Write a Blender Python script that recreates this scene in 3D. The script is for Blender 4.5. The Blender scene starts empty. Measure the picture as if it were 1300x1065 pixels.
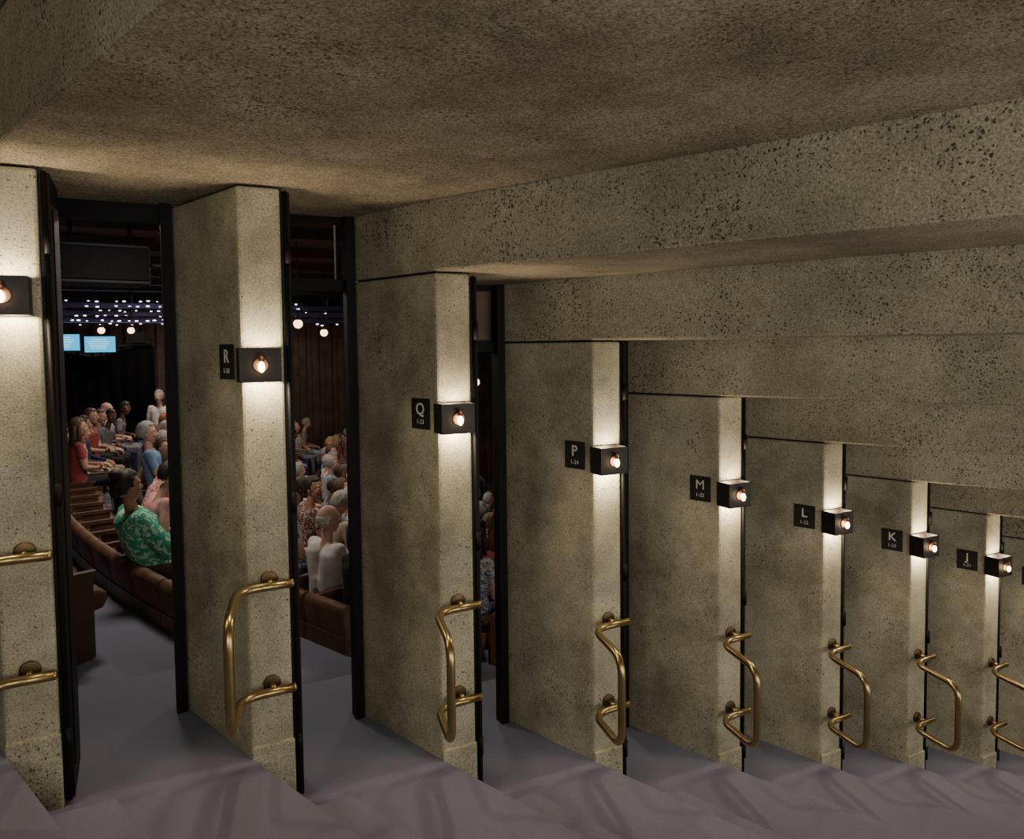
import bpy, math, random
from mathutils import Vector, Matrix
random.seed(7)
S=bpy.context.scene
COL=S.collection
# ---------------- constants (metres) ----------------
DF,DL,DH=.2764,.3065,.3778
ZAB,ZAT,ZL,ZH=.3506,.8721,1.9402,2.8038
W,C,D=.20,.2526,.7366
KMIN,KMAX=-2,9
# ---------------- material helpers ----------------
def new_mat(name):
    m=bpy.data.materials.new(name);m.use_nodes=True
    nt=m.node_tree;b=nt.nodes['Principled BSDF'];return m,nt,b
def plain(name,col,rough=.6,metal=0,emit=None,es=0,noise=.15,scale=20,bump=0,spec=.5):
    m,nt,b=new_mat(name)
    b.inputs['Roughness'].default_value=rough;b.inputs['Metallic'].default_value=metal
    b.inputs['Specular IOR Level'].default_value=spec
    tc=nt.nodes.new('ShaderNodeTexCoord');n=nt.nodes.new('ShaderNodeTexNoise')
    n.inputs['Scale'].default_value=scale;n.inputs['Detail'].default_value=4
    nt.links.new(tc.outputs['Object'],n.inputs['Vector'])
    r=nt.nodes.new('ShaderNodeValToRGB')
    r.color_ramp.elements[0].position=.3;r.color_ramp.elements[1].position=.7
    r.color_ramp.elements[0].color=[c*(1-noise) for c in col]+[1]
    r.color_ramp.elements[1].color=[min(1,c*(1+noise)) for c in col]+[1]
    nt.links.new(n.outputs['Fac'],r.inputs['Fac']);nt.links.new(r.outputs['Color'],b.inputs['Base Color'])
    if bump:
        bp=nt.nodes.new('ShaderNodeBump');bp.inputs['Strength'].default_value=bump;bp.inputs['Distance'].default_value=.01
        nt.links.new(n.outputs['Fac'],bp.inputs['Height']);nt.links.new(bp.outputs['Normal'],b.inputs['Normal'])
    if emit:
        b.inputs['Emission Color'].default_value=list(emit)+[1];b.inputs['Emission Strength'].default_value=es
    return m
def concrete(name,dark,light,pit=.5,pscale=70,bump=.5,pitcol=(.10,.085,.058),fine=.6):
    m,nt,b=new_mat(name);N=nt.nodes.new;L=nt.links.new
    b.inputs['Roughness'].default_value=.9;b.inputs['Specular IOR Level'].default_value=.3
    tc=N('ShaderNodeTexCoord')
    n1=N('ShaderNodeTexNoise');n1.inputs['Scale'].default_value=1.6;n1.inputs['Detail'].default_value=8;n1.inputs['Roughness'].default_value=.68
    L(tc.outputs['Object'],n1.inputs['Vector'])
    r1=N('ShaderNodeValToRGB');r1.color_ramp.elements[0].position=.36;r1.color_ramp.elements[1].position=.62
    r1.color_ramp.elements[0].color=list(dark)+[1];r1.color_ramp.elements[1].color=list(light)+[1]
    L(n1.outputs['Fac'],r1.inputs['Fac'])
    n2=N('ShaderNodeTexNoise');n2.inputs['Scale'].default_value=110;n2.inputs['Detail'].default_value=4;n2.inputs['Roughness'].default_value=.7
    L(tc.outputs['Object'],n2.inputs['Vector'])
    mrf=N('ShaderNodeMapRange');mrf.inputs[1].default_value=.28;mrf.inputs[2].default_value=.72;L(n2.outputs['Fac'],mrf.inputs[0])
    mx=N('ShaderNodeMix');mx.data_type='RGBA';mx.blend_type='OVERLAY';mx.inputs['Factor'].default_value=fine
    L(r1.outputs['Color'],mx.inputs[6]);L(mrf.outputs[0],mx.inputs[7])
    n3=N('ShaderNodeTexNoise');n3.inputs['Scale'].default_value=30;L(tc.outputs['Object'],n3.inputs['Vector'])
    ad=N('ShaderNodeMix');ad.data_type='RGBA';ad.inputs['Factor'].default_value=.03
    L(tc.outputs['Object'],ad.inputs[6]);L(n3.outputs['Color'],ad.inputs[7])
    v=N('ShaderNodeTexVoronoi');v.inputs['Scale'].default_value=pscale
    L(ad.outputs[2],v.inputs['Vector'])
    n4=N('ShaderNodeTexNoise');n4.inputs['Scale'].default_value=3.0;n4.inputs['Detail'].default_value=5;L(tc.outputs['Object'],n4.inputs['Vector'])
    sp=N('ShaderNodeSeparateColor');L(v.outputs['Color'],sp.inputs[0])
    mu=N('ShaderNodeMath');mu.operation='MULTIPLY';L(sp.outputs[0],mu.inputs[0]);L(n4.outputs['Fac'],mu.inputs[1])
    sb=N('ShaderNodeMath');sb.operation='MULTIPLY_ADD';L(mu.outputs[0],sb.inputs[0]);sb.inputs[1].default_value=1.35;sb.inputs[2].default_value=-(.62-pit*.5)
    lt=N('ShaderNodeMath');lt.operation='SUBTRACT';L(sb.outputs[0],lt.inputs[0]);L(v.outputs['Distance'],lt.inputs[1])
    mr=N('ShaderNodeMapRange');mr.inputs[1].default_value=-.15;mr.inputs[2].default_value=.12;L(lt.outputs[0],mr.inputs[0])
    mm=N('ShaderNodeMix');mm.data_type='RGBA';L(mr.outputs[0],mm.inputs['Factor']);L(mx.outputs[2],mm.inputs[6]);mm.inputs[7].default_value=list(pitcol)+[1]
    L(mm.outputs[2],b.inputs['Base Color'])
    hh=N('ShaderNodeMath');hh.operation='MULTIPLY_ADD';L(mr.outputs[0],hh.inputs[0]);hh.inputs[1].default_value=-.7;L(n2.outputs['Fac'],hh.inputs[2])
    bp=N('ShaderNodeBump');bp.inputs['Strength'].default_value=bump;bp.inputs['Distance'].default_value=.006
    L(hh.outputs[0],bp.inputs['Height']);L(bp.outputs['Normal'],b.inputs['Normal'])
    return m
M_PIL=concrete('concrete_pillar',(.24,.222,.155),(.49,.455,.335),pit=.44,pscale=78,bump=.4,fine=.5)
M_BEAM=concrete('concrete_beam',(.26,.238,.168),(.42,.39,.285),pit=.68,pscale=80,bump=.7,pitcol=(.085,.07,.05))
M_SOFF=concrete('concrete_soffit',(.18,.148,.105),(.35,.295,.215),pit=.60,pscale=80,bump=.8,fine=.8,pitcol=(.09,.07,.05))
M_CARP=plain('carpet',(.20,.20,.275),.95,noise=.10,scale=160,bump=.12,spec=.2)
M_DARK=plain('dark_bronze',(.006,.005,.0045),.6,spec=.2)
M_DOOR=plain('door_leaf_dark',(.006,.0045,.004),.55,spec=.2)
M_BOX=plain('lamp_box_bronze',(.016,.012,.010),.5,.2)
M_BRASS=plain('brass',(.46,.34,.16),.30,1.0,noise=.12,scale=8)
M_BRASSD=plain('brass_flange',(.12,.085,.05),.45,1.0)
M_BULB=plain('bulb_glow',(1,.8,.5),.3,emit=(1,.70,.38),es=16)
M_COPPER=plain('copper_inner',(.42,.23,.13),.4,1.0)
M_SIGN=plain('sign_plate',(.022,.018,.016),.45)
M_TXT=plain('sign_text',(.75,.75,.72),.5)
M_SEAT=plain('seat_leather',(.12,.060,.034),.6,noise=.3,scale=9,spec=.35)
M_SEATW=plain('seat_wood',(.095,.044,.026),.5,noise=.35,scale=5)
M_WALNUT=plain('walnut',(.10,.055,.035),.5,noise=.4,scale=3)
M_ACEIL=plain('auditorium_ceiling_brown',(.11,.07,.05),.8)
M_BLACK=plain('black_cloth',(.004,.004,.005),.95,spec=.1)
M_BLK2=plain('black_metal',(.006,.006,.007),.6,spec=.2)
# ---------------- mesh builder ----------------
class MB:
    def __init__(s): s.v=[];s.f=[];s.m=[];s.sm=[]
    def add(s,vs,fs,mi=0,smooth=False):
        o=len(s.v);s.v+= [tuple(v) for v in vs];s.f+=[tuple(i+o for i in f) for f in fs];s.m+=[mi]*len(fs);s.sm+=[smooth]*len(fs)
    def prism(s,poly,z0,z1,mi=0,mb=None):
        n=len(poly);a=sum(poly[i][0]*poly[(i+1)%n][1]-poly[(i+1)%n][0]*poly[i][1] for i in range(n))
        if a<0: poly=poly[::-1]
        vs=[(x,y,z0) for x,y in poly]+[(x,y,z1) for x,y in poly]
        fs=[tuple(range(n))[::-1],tuple(range(n,2*n))]+[(i,(i+1)%n,(i+1)%n+n,i+n) for i in range(n)]
        k=len(s.m);s.add(vs,fs,mi)
        if mb is not None: s.m[k]=mb
    def box(s,c,h,mi=0,M=None):
        vs=[Vector((sx*h[0]/2,sy*h[1]/2,sz*h[2]/2))+Vector(c) for sx in(-1,1) for sy in(-1,1) for sz in(-1,1)]
        if M: vs=[M@v for v in vs]
        s.add(vs,[(0,1,3,2),(4,6,7,5),(0,4,5,1),(2,3,7,6),(0,2,6,4),(1,5,7,3)],mi)
    def tube(s,pts,r,mi=0,seg=12,M=None):
        pts=[Vector(p) for p in pts];n=len(pts)
        rs=r if isinstance(r,(list,tuple)) else [r]*n
        t=[(pts[min(i+1,n-1)]-pts[max(i-1,0)]).normalized() for i in range(n)]
        a=Vector((0,0,1)) if abs(t[0].z)<.9 else Vector((1,0,0));u=t[0].cross(a).normalized()
        vs=[];fs=[]
        for i in range(n):
            u=(u-t[i]*u.dot(t[i])).normalized();w=t[i].cross(u)
            for j in range(seg):
                q=2*math.pi*j/seg;vs.append(pts[i]+(u*math.cos(q)+w*math.sin(q))*rs[i])
        for i in range(n-1):
            for j in range(seg):
                fs.append((i*seg+j,i*seg+(j+1)%seg,(i+1)*seg+(j+1)%seg,(i+1)*seg+j))
        fs.append(tuple(range(seg))[::-1]);fs.append(tuple((n-1)*seg+j for j in range(seg)))
        if M: vs=[M@v for v in vs]
        s.add(vs,fs,mi,True)
    def ell(s,c,r,mi=0,seg=16,rings=10,M=None):
        c=Vector(c);vs=[c+Vector((0,0,r[2]))];fs=[]
        for i in range(1,rings):
            th=math.pi*i/rings
            for j in range(seg):
                ph=2*math.pi*j/seg;vs.append(c+Vector((r[0]*math.sin(th)*math.cos(ph),r[1]*math.sin(th)*math.sin(ph),r[2]*math.cos(th))))
        vs.append(c-Vector((0,0,r[2])))
        for j in range(seg): fs.append((0,1+j,1+(j+1)%seg))
        for i in range(rings-2):
            for j in range(seg):
                a=1+i*seg+j;b=1+i*seg+(j+1)%seg;fs.append((a,a+seg,b+seg,b))
        l=len(vs)-1;o=1+(rings-2)*seg
        for j in range(seg): fs.append((o+j,l,o+(j+1)%seg))
        if M: vs=[M@v for v in vs]
        s.add(vs,fs,mi,True)
    def capsule(s,a,b,ra,rb,mi=0,seg=14):
        a=Vector(a);b=Vector(b);d=(b-a);L=max(d.length,1e-4);t=d/L
        pts=[];rs=[]
        for q in (-80,-55,-25): pts.append(a+t*ra*math.sin(math.radians(q)));rs.append(ra*math.cos(math.radians(q)))
        for q in (25,55,80): pts.append(b+t*rb*math.sin(math.radians(q)));rs.append(rb*math.cos(math.radians(q)))
        s.tube(pts,rs,mi,seg)
    def mesh(s,name,mats):
        me=bpy.data.meshes.new(name);me.from_pydata(s.v,[],s.f)
        for m in mats: me.materials.append(m)
        for i,p in enumerate(me.polygons): p.material_index=s.m[i];p.use_smooth=s.sm[i]
        me.update();return me
    def obj(s,name,mats,parent=None,bevel=0,loc=(0,0,0)):
        o=bpy.data.objects.new(name,s.mesh(name,mats));COL.objects.link(o);o.location=loc
        if parent: o.parent=parent
        if bevel:
            b=o.modifiers.new('bev','BEVEL');b.width=bevel;b.segments=2;b.limit_method='ANGLE';b.angle_limit=math.radians(40)
        return o
def empty(name,loc=(0,0,0),rz=0):
    e=bpy.data.objects.new(name,None);COL.objects.link(e);e.location=loc;e.rotation_euler=(0,0,rz);e.empty_display_size=.1;return e
def fillet(pts,r,n=7):
    pts=[Vector(p) for p in pts];out=[pts[0]]
    for i in range(1,len(pts)-1):
        a,b,c=pts[i-1],pts[i],pts[i+1];rr=min(r,(a-b).length*.48,(c-b).length*.48)
        p=b+(a-b).normalized()*rr;q=b+(c-b).normalized()*rr
        for j in range(n+1):
            t=j/n;out.append(p*(1-t)**2+b*2*t*(1-t)+q*t*t)
    out.append(pts[-1]);return out
def zf(k): return -DF*k
def zh(k): return ZH if k in(-1,0) else (ZH+.45 if k<-1 else ZH-DH*k)
# ---------------- ceiling / floor ----------------
def line(k,yf,sl):
    return [(k-C,D),(k,0),(k-yf*sl,yf)]
YF=-6.0
mb=MB()
def csl(k): return .34 if k<=-1 else .5
for k in range(KMIN-3,KMAX+1):
    if k==0: continue
    a=line(k,YF,csl(k));n_=2 if k==-1 else 1;b=line(k+n_,YF,csl(k+n_))
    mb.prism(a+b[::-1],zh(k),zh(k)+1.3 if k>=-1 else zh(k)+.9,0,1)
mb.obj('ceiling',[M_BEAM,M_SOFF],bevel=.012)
mb=MB()
for k in range(KMIN-3,KMAX+2):
    def fl(k): return [(k+.06,1.32),(k+.02,D),(k,0),(k-YF*.38,YF)]
    mb.prism(fl(k-1)+fl(k)[::-1],zf(k)-.9,zf(k))
    p1=(k-1-YF*.38,YF);p0=(k-1+.3*.38,-.3)
    mb.prism([p0,(p0[0]+.3,-.3),(p1[0]+.3,YF),p1],zf(k)-.1,zf(k)+DF/2)
mb.obj('floor',[M_CARP])
mb=MB();mb.box((4,-6.1,0),(26,.2,9));mb.obj('wall_corridor',[M_PIL])
mb=MB();mb.box((-6.2,-3,2),(.2,6.4,6));mb.obj('wall_corridor_end',[M_PIL])
mb=MB()
for k in range(KMIN,KMAX+1):
    mb.box((k-.5,D+.10,(zh(k-1)+5)/2+.0),(1.0,.16,5-zh(k-1)),0)
    if k>=2:
        mb.box((k-.5,D+.08,(zh(k-1)+zh(k))/2),(1.0,.1,zh(k-1)-zh(k)),1)
mb.obj('wall_auditorium_side',[M_BEAM,M_WALNUT])
# ---------------- pillars ----------------
INFO={-2:('T','1-24'),-1:('S','1-24'),0:('R','1-24'),1:('Q','1-23'),2:('P','1-24'),3:('M','1-22'),4:('L','1-22'),5:('K','1-23'),6:('J','1-21'),7:('H','1-22'),8:('G','1-21'),9:('F','1-20')}
def text_mesh(body,size,mat):
    cu=bpy.data.curves.new('t','FONT');cu.body=body;cu.size=size;cu.align_x='CENTER';cu.align_y='CENTER';cu.extrude=.0008;cu.offset=.0012 if size>.05 and body!='M' else .0
    o=bpy.data.objects.new('t',cu);COL.objects.link(o)
    dg=bpy.context.evaluated_depsgraph_get();me=bpy.data.meshes.new_from_object(o.evaluated_get(dg))
    bpy.data.objects.remove(o);me.materials.clear();me.materials.append(mat);return me
lm=MB()
hw,dp,hh=.092,.115,.160
lm.box((0,-.006,0),(2*hw,.012,hh));lm.box((-hw,-dp/2,0),(.006,dp,hh));lm.box((hw,-dp/2,0),(.006,dp,hh))
lm.box((0,-dp,0),(2*hw+.006,.006,hh))
# thin lips along the open top and bottom edges of the front plate
for sz in(-1,1): lm.box((0,-dp-.004,sz*(hh/2-.003)),(2*hw+.006,.008,.006))
LAMPBOX=lm.mesh('lamp_box',[M_BOX])
lm=MB();lm.tube([(0,-dp-.003,.0),(0,-dp-.006,.0),(0,-dp-.007,0)],[.036,.036,.032],0,24);LAMPRING=lm.mesh('bulb_backplate',[M_COPPER])
lm=MB();lm.ell((0,-dp-.030,-.008),(.016,.016,.026));BULB=lm.mesh('bulb',[M_BULB])
lm=MB();lm.tube([(0,-dp-.030,.058),(0,-dp-.030,.018)],[.010,.013]);lm.tube([(0,-dp-.003,.045),(0,-dp-.030,.045)],.007);LSOCK=lm.mesh('socket',[M_COPPER])
lm=MB()
gx,gy=.1414,.486
rail=[(W*.98,-.075,ZAT),(-.06,-.085,ZAT),(-gx,-gy,ZAT-.01),(-gx,-gy,ZAB+.01),(-.06,-.085,ZAB),(W*.98,-.075,ZAB)]
lm.tube(fillet(rail,.11),.0215,0,16)
for z in(ZAT,ZAB):
    lm.ell((W*.98,-.075,z),(.012,.0215,.0215))
    lm.tube([(W/2,0,z+.012),(W/2,-.075,z+.004)],.014,0,12)
    lm.tube([(W/2,0,z+.012),(W/2,-.010,z+.012),(W/2,-.012,z+.012)],[.042,.042,.036],1,24)
HANDLE=lm.mesh('handle',[M_BRASS,M_BRASSD])
sgn=Vector((-C,D,0)).normalized();nrm=Vector((-D,-C,0)).normalized()
LD=.36
for k in range(KMIN,KMAX+1):
    mb=MB()
    top=zh(k)-.010
    mb.prism([(k-C,D),(k,0),(k+W,0),(k+W,LD+.02),(k+W-.14,D),(k+W-.16,D+.16),(k-C,D+.16)],zf(k+1)-.3,top)
    o=mb.obj('concrete_pillar',[M_PIL],bevel=.014)
    mb=MB()
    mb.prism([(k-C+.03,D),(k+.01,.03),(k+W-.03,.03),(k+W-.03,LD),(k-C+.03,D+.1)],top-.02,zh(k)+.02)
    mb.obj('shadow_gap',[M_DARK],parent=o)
    mb=MB();mb.prism([(k-.004,-.012),(k+W+.004,-.012),(k+W+.004,.2),(k+.01,.2)],zf(k+1)-.2,zf(k)+.06);mb.obj('base_plinth',[M_PIL],parent=o,bevel=.01)
    z0=zf(k+1);z1=zh(k)-.02
    e=empty('auditorium_door',(k+W,0,0))
    mb=MB();mb.box((.024,LD/2+.01,(z0+z1)/2+.01),(.044,LD,z1-z0-.03));mb.box((.049,LD/2,(z0+z1)/2),(.006,LD-.12,z1-z0-.3));mb.obj('leaf',[M_DOOR],parent=e,bevel=.004)
    mb=MB();mb.tube([(.024,.012,z0+.02),(.024,.012,z1)],.012,0,10)
    for zz in (z0+.3,(z0+z1)/2,z1-.3): mb.tube([(.03,.0,zz-.05),(.03,.0,zz+.05)],.014,0,10)
    mb.obj('hinge_post',[M_DARK],parent=e)
    e=empty('door_frame',(k-C,D,0))
    mb=MB();z0=zf(k);z1=zh(k-1);xl=-(1-W-C)-.14
    mb.box((-.03,-.02,(z0+z1)/2),(.055,.09,z1-z0));mb.box((xl+.02,.04,(z0+z1)/2),(.05,.06,z1-z0))
    zb=zh(k) if k>=1 else z1-.03
    mb.box((xl/2,.02,zb-.03),(abs(xl),.07,.07));mb.box((xl/2,.02,z1-.02),(abs(xl),.06,.04))
    if k==1: mb.box((xl*.12,.04,(zb+z1)/2),(.03,.04,z1-zb))
    mb.obj('frame',[M_DARK],parent=e)
    e=empty('wall_lamp',(k+.072,0,ZL-DL*k))
    for me in(LAMPBOX,LAMPRING,BULB,LSOCK):
        q=bpy.data.objects.new(me.name,me);COL.objects.link(q);q.parent=e
    for nm,z,en in (('uplight',.045,5.5),('downlight',-.045,13.5)):
        l=bpy.data.lights.new('lamp_'+nm,'POINT');l.energy=en;l.color=(1,.82,.55);l.shadow_soft_size=.03
        q=bpy.data.objects.new('lamp_'+nm,l);COL.objects.link(q);q.parent=e;q.location=(.02,-.062,z)
    q=bpy.data.objects.new('brass_door_handrail',HANDLE);COL.objects.link(q);q.location=(k,0,zf(k))
    c=Vector((k,0,ZL+.015-DL*k))+sgn*.14+nrm*.002
    M=Matrix((-sgn,Vector((0,0,1)),nrm)).transposed().to_4x4()
    e=empty('row_sign',c);e.rotation_euler=M.to_euler()
    mb=MB();mb.box((0,0,.003),(.158,.172,.006));mb.obj('plate',[M_SIGN],parent=e,bevel=.003)
    a,b=INFO[k]
    for body,size,y in((a,.092,.024),(b,.036,-.045)):
        q=bpy.data.objects.new('letter_text',text_mesh(body,size,M_TXT));COL.objects.link(q);q.parent=e;q.location=(0,y,.0075)
# ---------------- auditorium ----------------
CX,CY=17.0,9.0
def Rj(j): return 19.5-j
def Fj(j): return -.40-DF*(j-1)
def Xj(j,Y): return CX-math.sqrt(max(Rj(j)**2-(Y-CY)**2,.01))
mb=MB()
for j in range(-3,9):
    ys=[1.3+i*(17.5-1.3)/24 for i in range(25)]
    for i in range(24):
        mb.prism([(Xj(j,ys[i]),ys[i]),(Xj(j,ys[i+1]),ys[i+1]),(Xj(j+1,ys[i+1]),ys[i+1]),(Xj(j+1,ys[i]),ys[i])],Fj(j)-.6,Fj(j))
mb.obj('floor_auditorium',[M_CARP])
prof=[(-.02,.0),(-.03,.42),(-.055,.60),(-.045,.645),(-.01,.665),(.03,.655),(.05,.62),(.075,.42),(.085,.30),(.05,.0)]
cush=[(.08,.30),(.10,.42),(.16,.445),(.50,.455),(.545,.43),(.55,.37),(.52,.32),(.30,.29)]
def extr(mb,pr,y0,y1,mi,M,rnd=.02):
    n=len(pr);cx=sum(p[0] for p in pr)/n;cz=sum(p[1] for p in pr)/n
    rows=[]
    for y,s in((y0,.86),(y0+rnd,1),(y1-rnd,1),(y1,.86)):
        rows+=[M@Vector((cx+(p[0]-cx)*s,y,cz+(p[1]-cz)*(1 if s==1 else .96))) for p in pr]
    fs=[tuple(range(n)),tuple(range(3*n,4*n))[::-1]]
    for r in range(3):
        for i in range(n): fs.append((r*n+i,(r+1)*n+i,(r+1)*n+(i+1)%n,r*n+(i+1)%n))
    mb.add(rows,fs,mi,True)
SEATS={}
for j in range(0,9):
    mb=MB();R=Rj(j)
    a0=math.asin((1.95-CY)/R);a1=math.asin(min(.98,(16.3-CY)/R));n=int((a1-a0)*R/.56);lst=[]
    for i in range(n+1):
        a=a0+(i+.5)*.56/R
        x=CX-R*math.cos(a);y=CY+R*math.sin(a)
        if y>13.2 and x<1.2: continue
        th=math.atan2(CY-y,CX-x)
        M=Matrix.Translation((x,y,Fj(j)))@Matrix.Rotation(th,4,'Z')
        extr(mb,prof,-.272,.272,0,M);extr(mb,cush,-.235,.235,0,M)
        mb.box((-.028,0,.21),(.02,.55,.40),1,M)
        for sy in ((-.28,.28) if i==0 else (.28,)):
            mb.box((.26,sy,.60),(.40,.055,.035),1,M);mb.box((.30,sy,.30),(.28,.03,.58),1,M)
        lst.append((x,y,th,M))
    SEATS[j]=lst
    mb.obj('theatre_seat_row',[M_SEAT,M_SEATW])
mb=MB();mb.box((5,17.7,1),(26,.2,8))
for i in range(60): mb.box((-6+i*.36,17.56,1),(.18,.08,8))
mb.obj('wall_auditorium_far',[M_WALNUT])
mb=MB();mb.box((-7.2,9,1),(.2,18,8));mb.obj('wall_auditorium_rear',[M_WALNUT])
mb=MB();mb.box((17,9,1),(.2,18,9));mb.obj('wall_stage',[M_BLACK])
mb=MB();mb.box((5,9.2,3.62),(24,17,.2))
for i in range(9): mb.box((5,2+i*1.9,3.46),(24,.25,.16))
mb.obj('ceiling_auditorium',[M_ACEIL])
# ---------------- control desk seen through the first door ----------------
M_SCR=plain('screen_blue',(.02,.1,.2),.3,emit=(.04,.42,.75),es=1.6,noise=.6,scale=9)
M_SCL=plain('screen_lines',(.6,.9,1),.4,emit=(.5,.85,1),es=1.4)
for x,y,z,s in [(-1.72,13.3,2.20,.56),(-1.10,13.5,2.16,.56)]:
    e=empty('computer_monitor',(x,y,z),-.15)
    mb=MB();mb.box((0,0,0),(s+.03,.03,.36));mb.obj('housing',[M_BLK2],parent=e,bevel=.004)
    mb=MB();mb.box((0,-.017,0),(s,.004,.32));mb.obj('screen',[M_SCR],parent=e)
    mb=MB();
    for r_ in range(5): mb.box((-.05*s,-.020,.10-r_*.045),(s*(.5+.08*((r_*3)%4)),.002,.012))
    mb.obj('display_lines',[M_SCL],parent=e)
    mb=MB();mb.tube([(0,.02,-.05),(0,.03,-.3)],.02);mb.box((0,.02,-.30),(.2,.14,.015));mb.obj('stand',[M_BLK2],parent=e)
mb=MB()
NX=30;vs=[];fs=[]
tops=[2.02,1.98,1.9,1.92,2.05,2.1,2.12]
for i in range(NX+1):
    u=i/NX;x=-1.95+u*1.85
    q=u*6;a=int(min(q,5));tp=tops[a]*(1-(q-a))+tops[a+1]*(q-a)
    for z in (-.9,.0,.6,1.2,1.7): vs.append((x,13.9-.05*math.sin(u*46),z))
    vs.append((x,13.92-.02*math.sin(u*46),tp-.05));vs.append((x,13.98,tp));vs.append((x,14.6,tp))
for i in range(NX):
    for jn in range(7): a=i*8+jn;fs.append((a,a+1,a+9,a+8))
mb.add(vs,fs,0,True)
for i in range(7): mb.tube([(-1.8+i*.26,14.0,1.9),(-1.74+i*.26,14.0,2.25+.08*(i%2)),(-1.6+i*.26,13.9,2.32)],.016,1)
mb.tube([(-1.8,13.8,2.05),(-.15,13.85,2.16)],.04,1);mb.box((-.45,13.9,2.30),(.34,.25,.22),1);mb.box((-.95,13.9,2.22),(.2,.2,.16),1)
mb.obj('sound_desk',[M_BLACK,M_BLK2])
e=empty('hanging_loudspeaker',(-.72,5.2,2.93),.1)
mb=MB();mb.prism([(-.5,-.2),(.42,-.2),(.36,.25),(-.44,.25)],-.22,.2);mb.obj('cabinet',[M_BLK2],parent=e,bevel=.02)
mb=MB();mb.box((0,-.21,0),(.8,.02,.34));mb.obj('grille',[M_BLACK],parent=e)
mb=MB();mb.tube([(-.3,0,.2),(-.3,0,.5)],.02);mb.tube([(.25,0,.2),(.25,0,.5)],.02);mb.tube([(-.4,0,.3),(.5,0,.3)],.015);mb.tube([(.42,-.1,0),(.58,-.1,0),(.58,-.1,-.06)],.02);mb.obj('bracket',[M_BLK2],parent=e)
M_TINY=plain('tiny_lights',(1,1,1),.5,emit=(.95,.88,1),es=5)
M_BAL=plain('balcony_front_dark',(.06,.05,.15),.6)
mb=MB()
for r_,(z,y) in enumerate([(3.06,14.1),(2.97,14.3),(2.88,14.5),(2.79,14.8),(2.70,15.0),(2.62,15.2)]):
    for i in range(70):
        x=-4+i*.19+random.uniform(-.07,.07)
        if random.random()<.3 or (x>.9 and random.random()<.8): continue
        s=random.uniform(.5,1.1)
        mb.ell((x,y-.22,z+random.uniform(-.02,.02)),(.036*s,.018,.013*s),0,6,4)
mb.obj('string_lights',[M_TINY])
mb=MB()
for z,y in [(2.99,14.3),(2.85,14.7),(2.71,15.1)]: mb.box((2,y,z),(16,.3,.10))
for i in range(18): mb.tube([(-4+i*.7,14.2,3.4),(-4+i*.7,14.2,2.7)],.015,0,6)
mb.obj('lighting_gantry',[M_BAL])
M_GLOBE=plain('globe_glass',(1,.85,.6),.3,emit=(1,.62,.30),es=5)
for x,y,z in [(-.98,11,2.38),(-.52,11,2.38),(1.42,6,2.34),(2.2,8,2.27),(4.0,6.2,1.50),(1.85,10.5,2.35)]:
    e=empty('globe_pendant_lamp',(x,y,z))
    mb=MB();mb.ell((0,0,0),(.058,.058,.058));mb.obj('globe',[M_GLOBE],parent=e)
    mb=MB();mb.tube([(0,0,.045),(0,0,.1)],.03);mb.tube([(0,0,.1),(0,0,3.5-z)],.006,0,6);mb.obj('stem',[M_DARK],parent=e)
# ---------------- people ----------------
def remesh(mb,name,vox,smooth=3):
    o=mb.obj(name,[]);m=o.modifiers.new('r','REMESH');m.mode='VOXEL';m.voxel_size=vox
    if smooth: s=o.modifiers.new('s','SMOOTH');s.iterations=smooth;s.factor=.6
    dg=bpy.context.evaluated_depsgraph_get();me=bpy.data.meshes.new_from_object(o.evaluated_get(dg));bpy.data.objects.remove(o)
    for p in me.polygons:p.use_smooth=True
    return me
hb=MB()
hb.ell((-.008,0,.022),(.096,.076,.098),0,28,18);hb.ell((.022,0,-.035),(.066,.060,.075),0,24,16);hb.ell((.052,0,-.088),(.026,.027,.022))
hb.capsule((.080,0,.022),(.104,0,-.018),.009,.014);hb.ell((.096,.011,-.024),(.010,.009,.008));hb.ell((.096,-.011,-.024),(.010,.009,.008))
hb.capsule((.072,-.038,.030),(.072,.038,.030),.016,.016)
hb.ell((.058,.036,-.022),(.026,.024,.022));hb.ell((.058,-.036,-.022),(.026,.024,.022))
for s in(-1,1): hb.ell((-.010,s*.077,-.008),(.017,.010,.031));
hb.ell((.078,0,-.052),(.014,.024,.007));hb.ell((.077,0,-.063),(.013,.020,.008))
HEAD0=remesh(hb,'head',.0055,2)
def head_mesh(skin,lip):
    me=HEAD0.copy();me.materials.clear();me.materials.append(skin);me.materials.append(lip)
    for p in me.polygons:
        c=p.center
        if c.x>.078 and abs(c.y)<.022 and -.068<c.z<-.046:p.material_index=1
    return me
M_EYEW=plain('eye_white',(.8,.78,.75),.3);M_EYED=plain('eye_dark',(.03,.02,.015),.2)
eb=MB()
for s in(-1,1): eb.ell((.073,s*.031,.006),(.014,.015,.010),0);eb.ell((.084,s*.031,.006),(.005,.006,.006),1)
EYES=eb.mesh('eyes',[M_EYEW,M_EYED])
hn=MB()
hn.ell((.045,0,0),(.045,.036,.014));hn.ell((.012,0,0),(.026,.026,.018))
for i,(y,l,b) in enumerate([(.027,.068,.0),(.009,.078,0),(-.009,.072,0),(-.026,.056,0)]):
    p0=Vector((.078,y,0));p1=p0+Vector((l*.45,y*.1,-.012));p2=p1+Vector((l*.30,0,-.018));p3=p2+Vector((l*.16,0,-.018))
    hn.capsule(p0-Vector((.02,0,0)),p1,.0095,.0085);hn.capsule(p1,p2,.0085,.008);hn.capsule(p2,p3,.008,.007)
hn.capsule((.022,.024,0),(.050,.052,-.010),.014,.011);hn.capsule((.050,.052,-.010),(.076,.058,-.022),.010,.008)
HAND0=remesh(hn,'hand',.0042,1)
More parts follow.
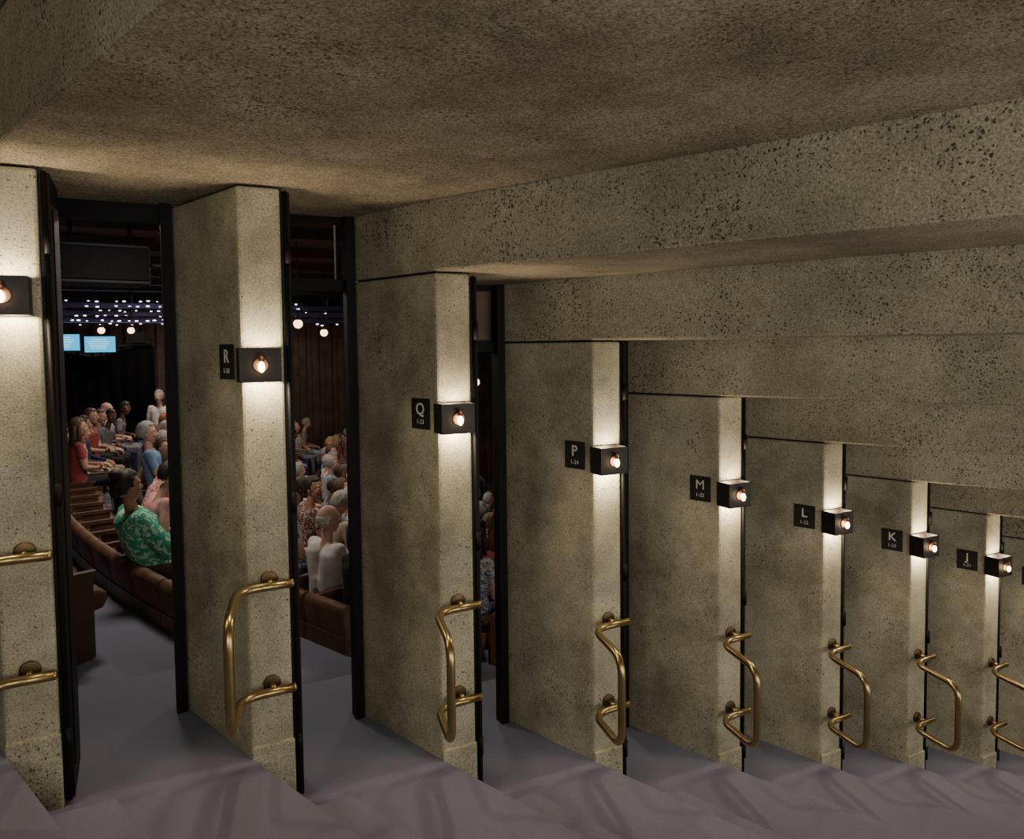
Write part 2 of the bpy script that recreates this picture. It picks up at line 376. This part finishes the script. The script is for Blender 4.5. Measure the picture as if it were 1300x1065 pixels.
def hand_mesh(skin):
    me=HAND0.copy();me.materials.clear();me.materials.append(skin);return me
def hair_mesh(kind,mat):
    mb=MB();seg,rg=40,28;vs=[];fs=[]
    for i in range(rg+1):
        th=math.pi*i/rg
        for j in range(seg):
            ph=2*math.pi*j/seg;d=Vector((math.sin(th)*math.cos(ph),math.sin(th)*math.sin(ph),math.cos(th)))
            r=1.10+.03*math.sin(ph*9+th*5)+.02*math.sin(ph*17-th*11)
            low=-.45
            face= d.x>.30 and d.z<.62
            side= d.z<-.12 and d.x>-.15
            if kind=='bald':
                if d.z>.22 or d.z<low or d.x>.10: r=.86
                else: r=1.00
            else:
                if face or side or d.z<(-.55 if kind!='long' else -.9): r=.84
            vs.append(Vector((d.x*.098*r-.010,d.y*.080*r,d.z*.106*r+.022)))
    for i in range(rg):
        for j in range(seg): a=i*seg+j;b=i*seg+(j+1)%seg;fs.append((a,a+seg,b+seg,b))
    mb.add(vs,fs,0,True)
    if kind=='long':
        for s in(-1,0,1): mb.capsule((-.05,s*.045,0),(-.065,s*.06,-.19),.05,.035)
        for s in(-1,1): mb.capsule((-.01,s*.078,.02),(-.015,s*.088,-.15),.024,.02)
    if kind=='bun': mb.ell((-.075,0,.105),(.05,.055,.045));mb.capsule((-.05,0,.05),(-.085,0,-.02),.06,.045)
    return mb.mesh('hair',[mat])
def skin_m(n,c): return plain(n,c,.55,noise=.08,scale=12)
SK=[skin_m('skin_light',(.50,.31,.23)),skin_m('skin_medium',(.36,.20,.14)),skin_m('skin_dark',(.12,.06,.04)),skin_m('skin_pink',(.56,.33,.26))]
M_LIP=plain('lips',(.33,.12,.10),.5)
HR={n:plain('hair_'+n,c,.6,noise=.4,scale=60) for n,c in dict(dark=(.02,.014,.01),brown=(.09,.05,.03),grey=(.30,.29,.28),white=(.55,.54,.53),blond=(.38,.26,.12),red=(.22,.09,.04)).items()}
def cloth(n,c): return plain('cloth_'+n,c,.85,noise=.22,scale=10,bump=.2)
def pattern(n,c1,c2,sc,thr=.5):
    m,nt,b=new_mat('cloth_'+n);b.inputs['Roughness'].default_value=.85
    tc=nt.nodes.new('ShaderNodeTexCoord');w=nt.nodes.new('ShaderNodeTexNoise');w.inputs['Scale'].default_value=sc;w.inputs['Distortion'].default_value=2.2;w.inputs['Detail'].default_value=1
    r=nt.nodes.new('ShaderNodeValToRGB');r.color_ramp.interpolation='CONSTANT'
    r.color_ramp.elements[0].color=list(c1)+[1];r.color_ramp.elements[1].position=thr;r.color_ramp.elements[1].color=list(c2)+[1]
    nt.links.new(tc.outputs['Object'],w.inputs['Vector']);nt.links.new(w.outputs['Fac'],r.inputs['Fac']);nt.links.new(r.outputs['Color'],b.inputs['Base Color']);return m
CL=dict(green=pattern('green_print',(.05,.36,.23),(.42,.68,.53),14,.53),white=cloth('white',(.60,.60,.60)),blue=cloth('blue',(.14,.25,.42)),
 pink=cloth('pink',(.58,.29,.29)),navy=cloth('navy',(.03,.04,.09)),black=cloth('black',(.015,.015,.018)),red=cloth('red',(.30,.06,.06)),beige=cloth('beige',(.40,.33,.24)),
 teal=cloth('teal',(.06,.14,.16)),floral=pattern('floral',(.52,.50,.48),(.10,.12,.22),20,.5),grey=cloth('grey',(.2,.2,.22)),lightblue=cloth('lightblue',(.34,.44,.56)),
 stripe=pattern('stripe',(.12,.03,.03),(.5,.45,.4),30,.55),redprint=pattern('red_print',(.6,.5,.48),(.5,.10,.12),26,.52))
M_SHOE=plain('shoe_leather',(.03,.02,.015),.4)
def body_parts(pose,female,long_sleeve,skirt,lean,heavy=1.0,loose=False):
    P=[]
    w=.165 if female else .19
    L=math.tan(lean)
    def up(x,y,z): return Vector((x+(z-.54)*L,y,z))
    T=.37 if pose=='stand' else 0
    def U(x,y,z):
        v=up(x,y,z);v.z+=T;return v
    h=heavy
    if loose: w+=.025
    for s in(-1,1):
        P.append((U(0,s*.07*h,.54),U(-.015,s*.055*h,.70),.125*h,.105*h,1 if pose=='stand' else 0))
        P.append((U(-.015,s*.055*h,.70),U(-.01,s*.08*h,.90),.108*h,.105*h,0))
        P.append((U(-.01,s*.07,.92),U(-.01,s*(w-.03),.985),.09,.06,0))
        sh=U(-.01,s*w,.985)
        if pose=='stand': el=sh+Vector((.0,s*.06,-.27));wr=el+Vector((.17,-s*.04,-.16))
        elif pose=='armrest': el=U(.10,s*(w+.10),.73);wr=Vector((.34,s*(w+.06),.645))
        elif pose=='fold': el=U(.04,s*(w+.05),.73);wr=Vector((.27,-s*.02,.70+.03*s))
        else: el=U(.03,s*(w+.06),.72);wr=Vector((.29,s*.11,.665))
        mid=sh.lerp(el,.55)
        if loose:
            P.append((sh,sh.lerp(el,.85),.070,.092,0));P.append((mid,el,.050,.045,0))
        else:
            P.append((sh,mid,.058,.052,0));P.append((mid,el,.050,.043,0 if long_sleeve else 2))
        P.append((el,wr,.041,.027,0 if long_sleeve else 2))
        P.append((s,sh,el,wr,'hand'))
        hipz=.53+T
        if pose=='stand': kn=Vector((.02,s*.10,.50));an=Vector((-.01,s*.10,.09))
        else: kn=Vector((.45,s*(.09 if female else .15),.53));an=Vector((.46,s*(.09 if female else .14),.09))
        P.append((Vector((0,s*.09,hipz)),kn,.095*h,.064*(1.3 if skirt else 1),1));
        mid=kn.lerp(an,.3)
        P.append((kn,mid,.060,.056,2 if skirt else 1));P.append((mid,an,.056 if not skirt else .05,.042 if not skirt else .034,2 if skirt else 1))
        P.append((an+Vector((-.03,0,-.035)),an+Vector((.14,0,-.05)),.038,.034,3))
    if skirt: P.append((Vector((.05,0,.53+T)),Vector((.44,0,.50)) if pose!='stand' else Vector((0,0,.5)),.13*h,.12*h,1))
    P.append((U(-.01,0,1.0),U(.005,0,1.10),.056,.050,2))
    return P,U
def person(name,pose='lap',female=False,top='white',bottom='navy',skin=0,hair='brown',kind='short',sleeve=False,skirt=False,lean=0.0,turn=0,nod=0,heavy=1.0,loose=False):
    P,U=body_parts(pose,female,sleeve,skirt,lean,heavy,loose)
    mb=MB();caps=[p for p in P if p[-1]!='hand']
    for a,b,ra,rb,l in caps: mb.capsule(a,b,ra,rb)
    me=remesh(mb,'body',.015,4)
    for m in(CL[top],CL[bottom],SK[skin],M_SHOE): me.materials.append(m)
    for p in me.polygons:
        best=1e9;bl=0
        for a,b,ra,rb,l in caps:
            d=b-a;t=max(0,min(1,(p.center-a).dot(d)/d.length_squared));q=(p.center-(a+d*t)).length-(ra+(rb-ra)*t)
            if q<best:best=q;bl=l
        p.material_index=bl
    out=[(me,Matrix.Identity(4),'body')]
    H=Matrix.Translation(U(.025,0,1.205))@Matrix.Rotation(turn,4,'Z')@Matrix.Rotation(nod,4,'Y')
    out+=[(head_mesh(SK[skin],M_LIP),H,'head'),(EYES,H,'eyes'),(hair_mesh(kind,HR[hair]),H,'hair')]
    hm=hand_mesh(SK[skin])
    for p in P:
        if p[-1]=='hand':
            s,sh,el,wr,_=p
            x=(wr-el).normalized();z=Vector((0,0,1));
            if pose=='stand': z=Vector((1,0,.3))
            z=(z-x*z.dot(x)).normalized();y=z.cross(x)
            M=Matrix((x,y*(-s),z)).transposed().to_4x4();M.translation=wr-x*.01
            out.append((hm,M,'hand'))
    return out
def place(nm,parts,x,y,z,th,sc=1.0):
    e=empty(nm,(x,y,z),th);e.scale=(sc,)*3
    for me,M,n in parts:
        o=bpy.data.objects.new(n,me);COL.objects.link(o);o.parent=e;o.matrix_local=M
    return e
used=set()
def seat_at(j,Y):
    i=min(range(len(SEATS[j])),key=lambda i:abs(SEATS[j][i][1]-Y));used.add((j,i));return SEATS[j][i]
def sit(nm,parts,j,Y,turn=0,sc=1.0,dz=0,off=.25):
    x,y,th,M=seat_at(j,Y);p=M@Vector((off,0,0));place(nm,parts,p.x,p.y,Fj(j)-.005+dz,th+turn,sc)
sit('woman_in_green_dress',person('g','armrest',True,'green','green',1,'dark','bun',skirt=True,lean=-.30,turn=.25,nod=-.05,heavy=1.38,loose=True),1,3.4,-.10,1.15,-.12,.25)
sit('person_in_pink_shirt',person('p','lap',False,'pink','beige',0,'dark','short',sleeve=True,lean=.30,turn=-.2,nod=.2),1,4.0,-.05,1.05,-.03,.34)
sit('person_in_red_print_top',person('p','lap',True,'redprint','beige',0,'brown','long',lean=.35,turn=.2,nod=.2),1,4.6,-.1,1.08,0,.5)
sit('bald_man_in_white_shirt',person('w','lap',False,'white','grey',3,'white','bald',lean=-.05,turn=-.2,nod=.05,heavy=1.25),2,2.75,0,1.08,-.14,.42)
sit('woman_with_blond_hair',person('b','lap',True,'black','navy',0,'blond','long',lean=.05),2,2.1,0,1.0,-.10,.32)
sit('bearded_man_in_striped_shirt',person('d','lap',False,'stripe','black',1,'dark','short',turn=-.9,lean=.05),3,4.6,-.1,1.12)
sit('man_in_blue_shirt',person('bl','lap',False,'blue','grey',3,'grey','short',lean=-.22,turn=.0,heavy=1.1),2,7.6,-.1,1.25,.05)
sit('person_in_white_patterned_top',person('wp','lap',True,'floral','navy',0,'dark','long',lean=.1),3,2.4,0,1.05)
place('standing_woman_in_patterned_top',person('st','stand',True,'floral','black',1,'dark','short'),2.1,11.5,Fj(3)+.35,-1.6,1.05)
place('standing_person_in_white',person('st2','stand',True,'white','white',0,'grey','short'),-.05,13.4,Fj(2),-1.9,1.1)
GEN=[('audience_man',person('a','lap',False,'lightblue','navy',0,'grey','short',lean=-.05)),
 ('audience_woman',person('a','lap',True,'pink','lightblue',0,'blond','long',lean=.05,turn=.4)),
 ('audience_man',person('a','fold',False,'white','grey',3,'white','bald',lean=-.05,turn=-.3)),
 ('audience_woman',person('a','lap',True,'teal','black',0,'brown','short',lean=.08,turn=-.5)),
 ('audience_man',person('a','lap',False,'navy','beige',1,'dark','short',sleeve=True,turn=.6)),
 ('audience_woman',person('a','lap',True,'floral','navy',0,'grey','short',lean=.02,nod=.3)),
 ('audience_woman',person('a','fold',True,'red','black',0,'brown','long',lean=0)),
 ('audience_man',person('a','lap',False,'beige','lightblue',3,'grey','short',lean=.12,nod=.3)),
 ('audience_woman',person('a','lap',True,'black','grey',0,'red','long',lean=-.12,turn=.9)),
 ('audience_man',person('a','fold',False,'grey','navy',2,'dark','short',lean=.2,turn=-.7,nod=.2))]
cnt=0
def visible(x,y):
    for cx in(-1.3,-.9,-.45,.0,.4):
        for dx in (-.2,.2):
            t=(D+3.74)/(y+3.74);xx=cx+(x+dx-cx)*t
            t2=3.74/(y+3.74);x2=cx+(x+dx-cx)*t2
            for k in(-1,0,1,2):
                if k-1+W-.14<xx<k-C and k-1+W<x2<k+.02: return True
    return False
last=-1
for j in range(0,9):
    for i,(x,y,th,M) in enumerate(SEATS[j]):
        if (j,i) in used or not visible(x,y): continue
        if j==0 and y<9: continue
        if j==1 and y<8.2: continue
        if j==2 and (y<3 or 5.6<y<8.1): continue
        if random.random()<.12: continue
        g_=random.randrange(len(GEN))
        if g_==last: g_=(g_+3)%len(GEN)
        last=g_;g=GEN[g_];p=M@Vector((.25+random.uniform(-.02,.05),0,0))
        place(g[0],g[1],p.x,p.y,Fj(j)-.005,th+random.uniform(-.25,.25),random.uniform(1.0,1.12));cnt+=1
print('audience',cnt)
# ---------------- lights ----------------
def area(name,loc,rot,sx,sy,en,col):
    l=bpy.data.lights.new(name,'AREA');l.shape='RECTANGLE';l.size=sx;l.size_y=sy;l.energy=en;l.color=col
    o=bpy.data.objects.new(name,l);COL.objects.link(o);o.location=loc;o.rotation_euler=rot;return o
cc=(1,.93,.80)
area('corridor_fill',(-1.5,-5.4,1.9),(math.radians(92),0,0),3.6,1.6,72,cc)  # unseen fill panels, added on the camera side to brighten the corridor
area('corridor_fill',(3.5,-5.3,1.0),(math.radians(92),0,0),3.6,1.6,88,cc)
area('corridor_fill',(8.5,-5.0,-.6),(math.radians(92),0,0),3.6,1.6,72,cc)
for x,y in [(-.5,4),(.5,8),(0,12),(3,5),(4,10),(2,14.5)]:
    area('house_light',(x,y,3.3),(0,0,0),.6,.6,60,(1,.86,.70))
area('gantry_glow',(-1,15.8,2.6),(math.radians(-90),0,0),6,.6,25,(.5,.45,1))
w=bpy.data.worlds.new('W');S.world=w;w.use_nodes=True
w.node_tree.nodes['Background'].inputs[0].default_value=(.9,.85,.75,1);w.node_tree.nodes['Background'].inputs[1].default_value=.05
# ---------------- camera ----------------
cam=bpy.data.cameras.new('camera');co=bpy.data.objects.new('camera',cam);COL.objects.link(co)
y,t,r=.4696,.0501,-.0111
R0=Vector((math.cos(y),-math.sin(y),0));F=Vector((math.sin(y)*math.cos(t),math.cos(y)*math.cos(t),-math.sin(t)))
U0=R0.cross(F);R=R0*math.cos(r)+U0*math.sin(r);U=-R0*math.sin(r)+U0*math.cos(r)
M=Matrix((R,U,-F)).transposed().to_4x4();M.translation=(-.4453,-3.7417,2.0124);co.matrix_world=M
cam.sensor_width=36;cam.sensor_fit='HORIZONTAL';cam.lens=937.3*36/1300;cam.shift_y=-45/1300;cam.clip_start=.05
S.camera=co
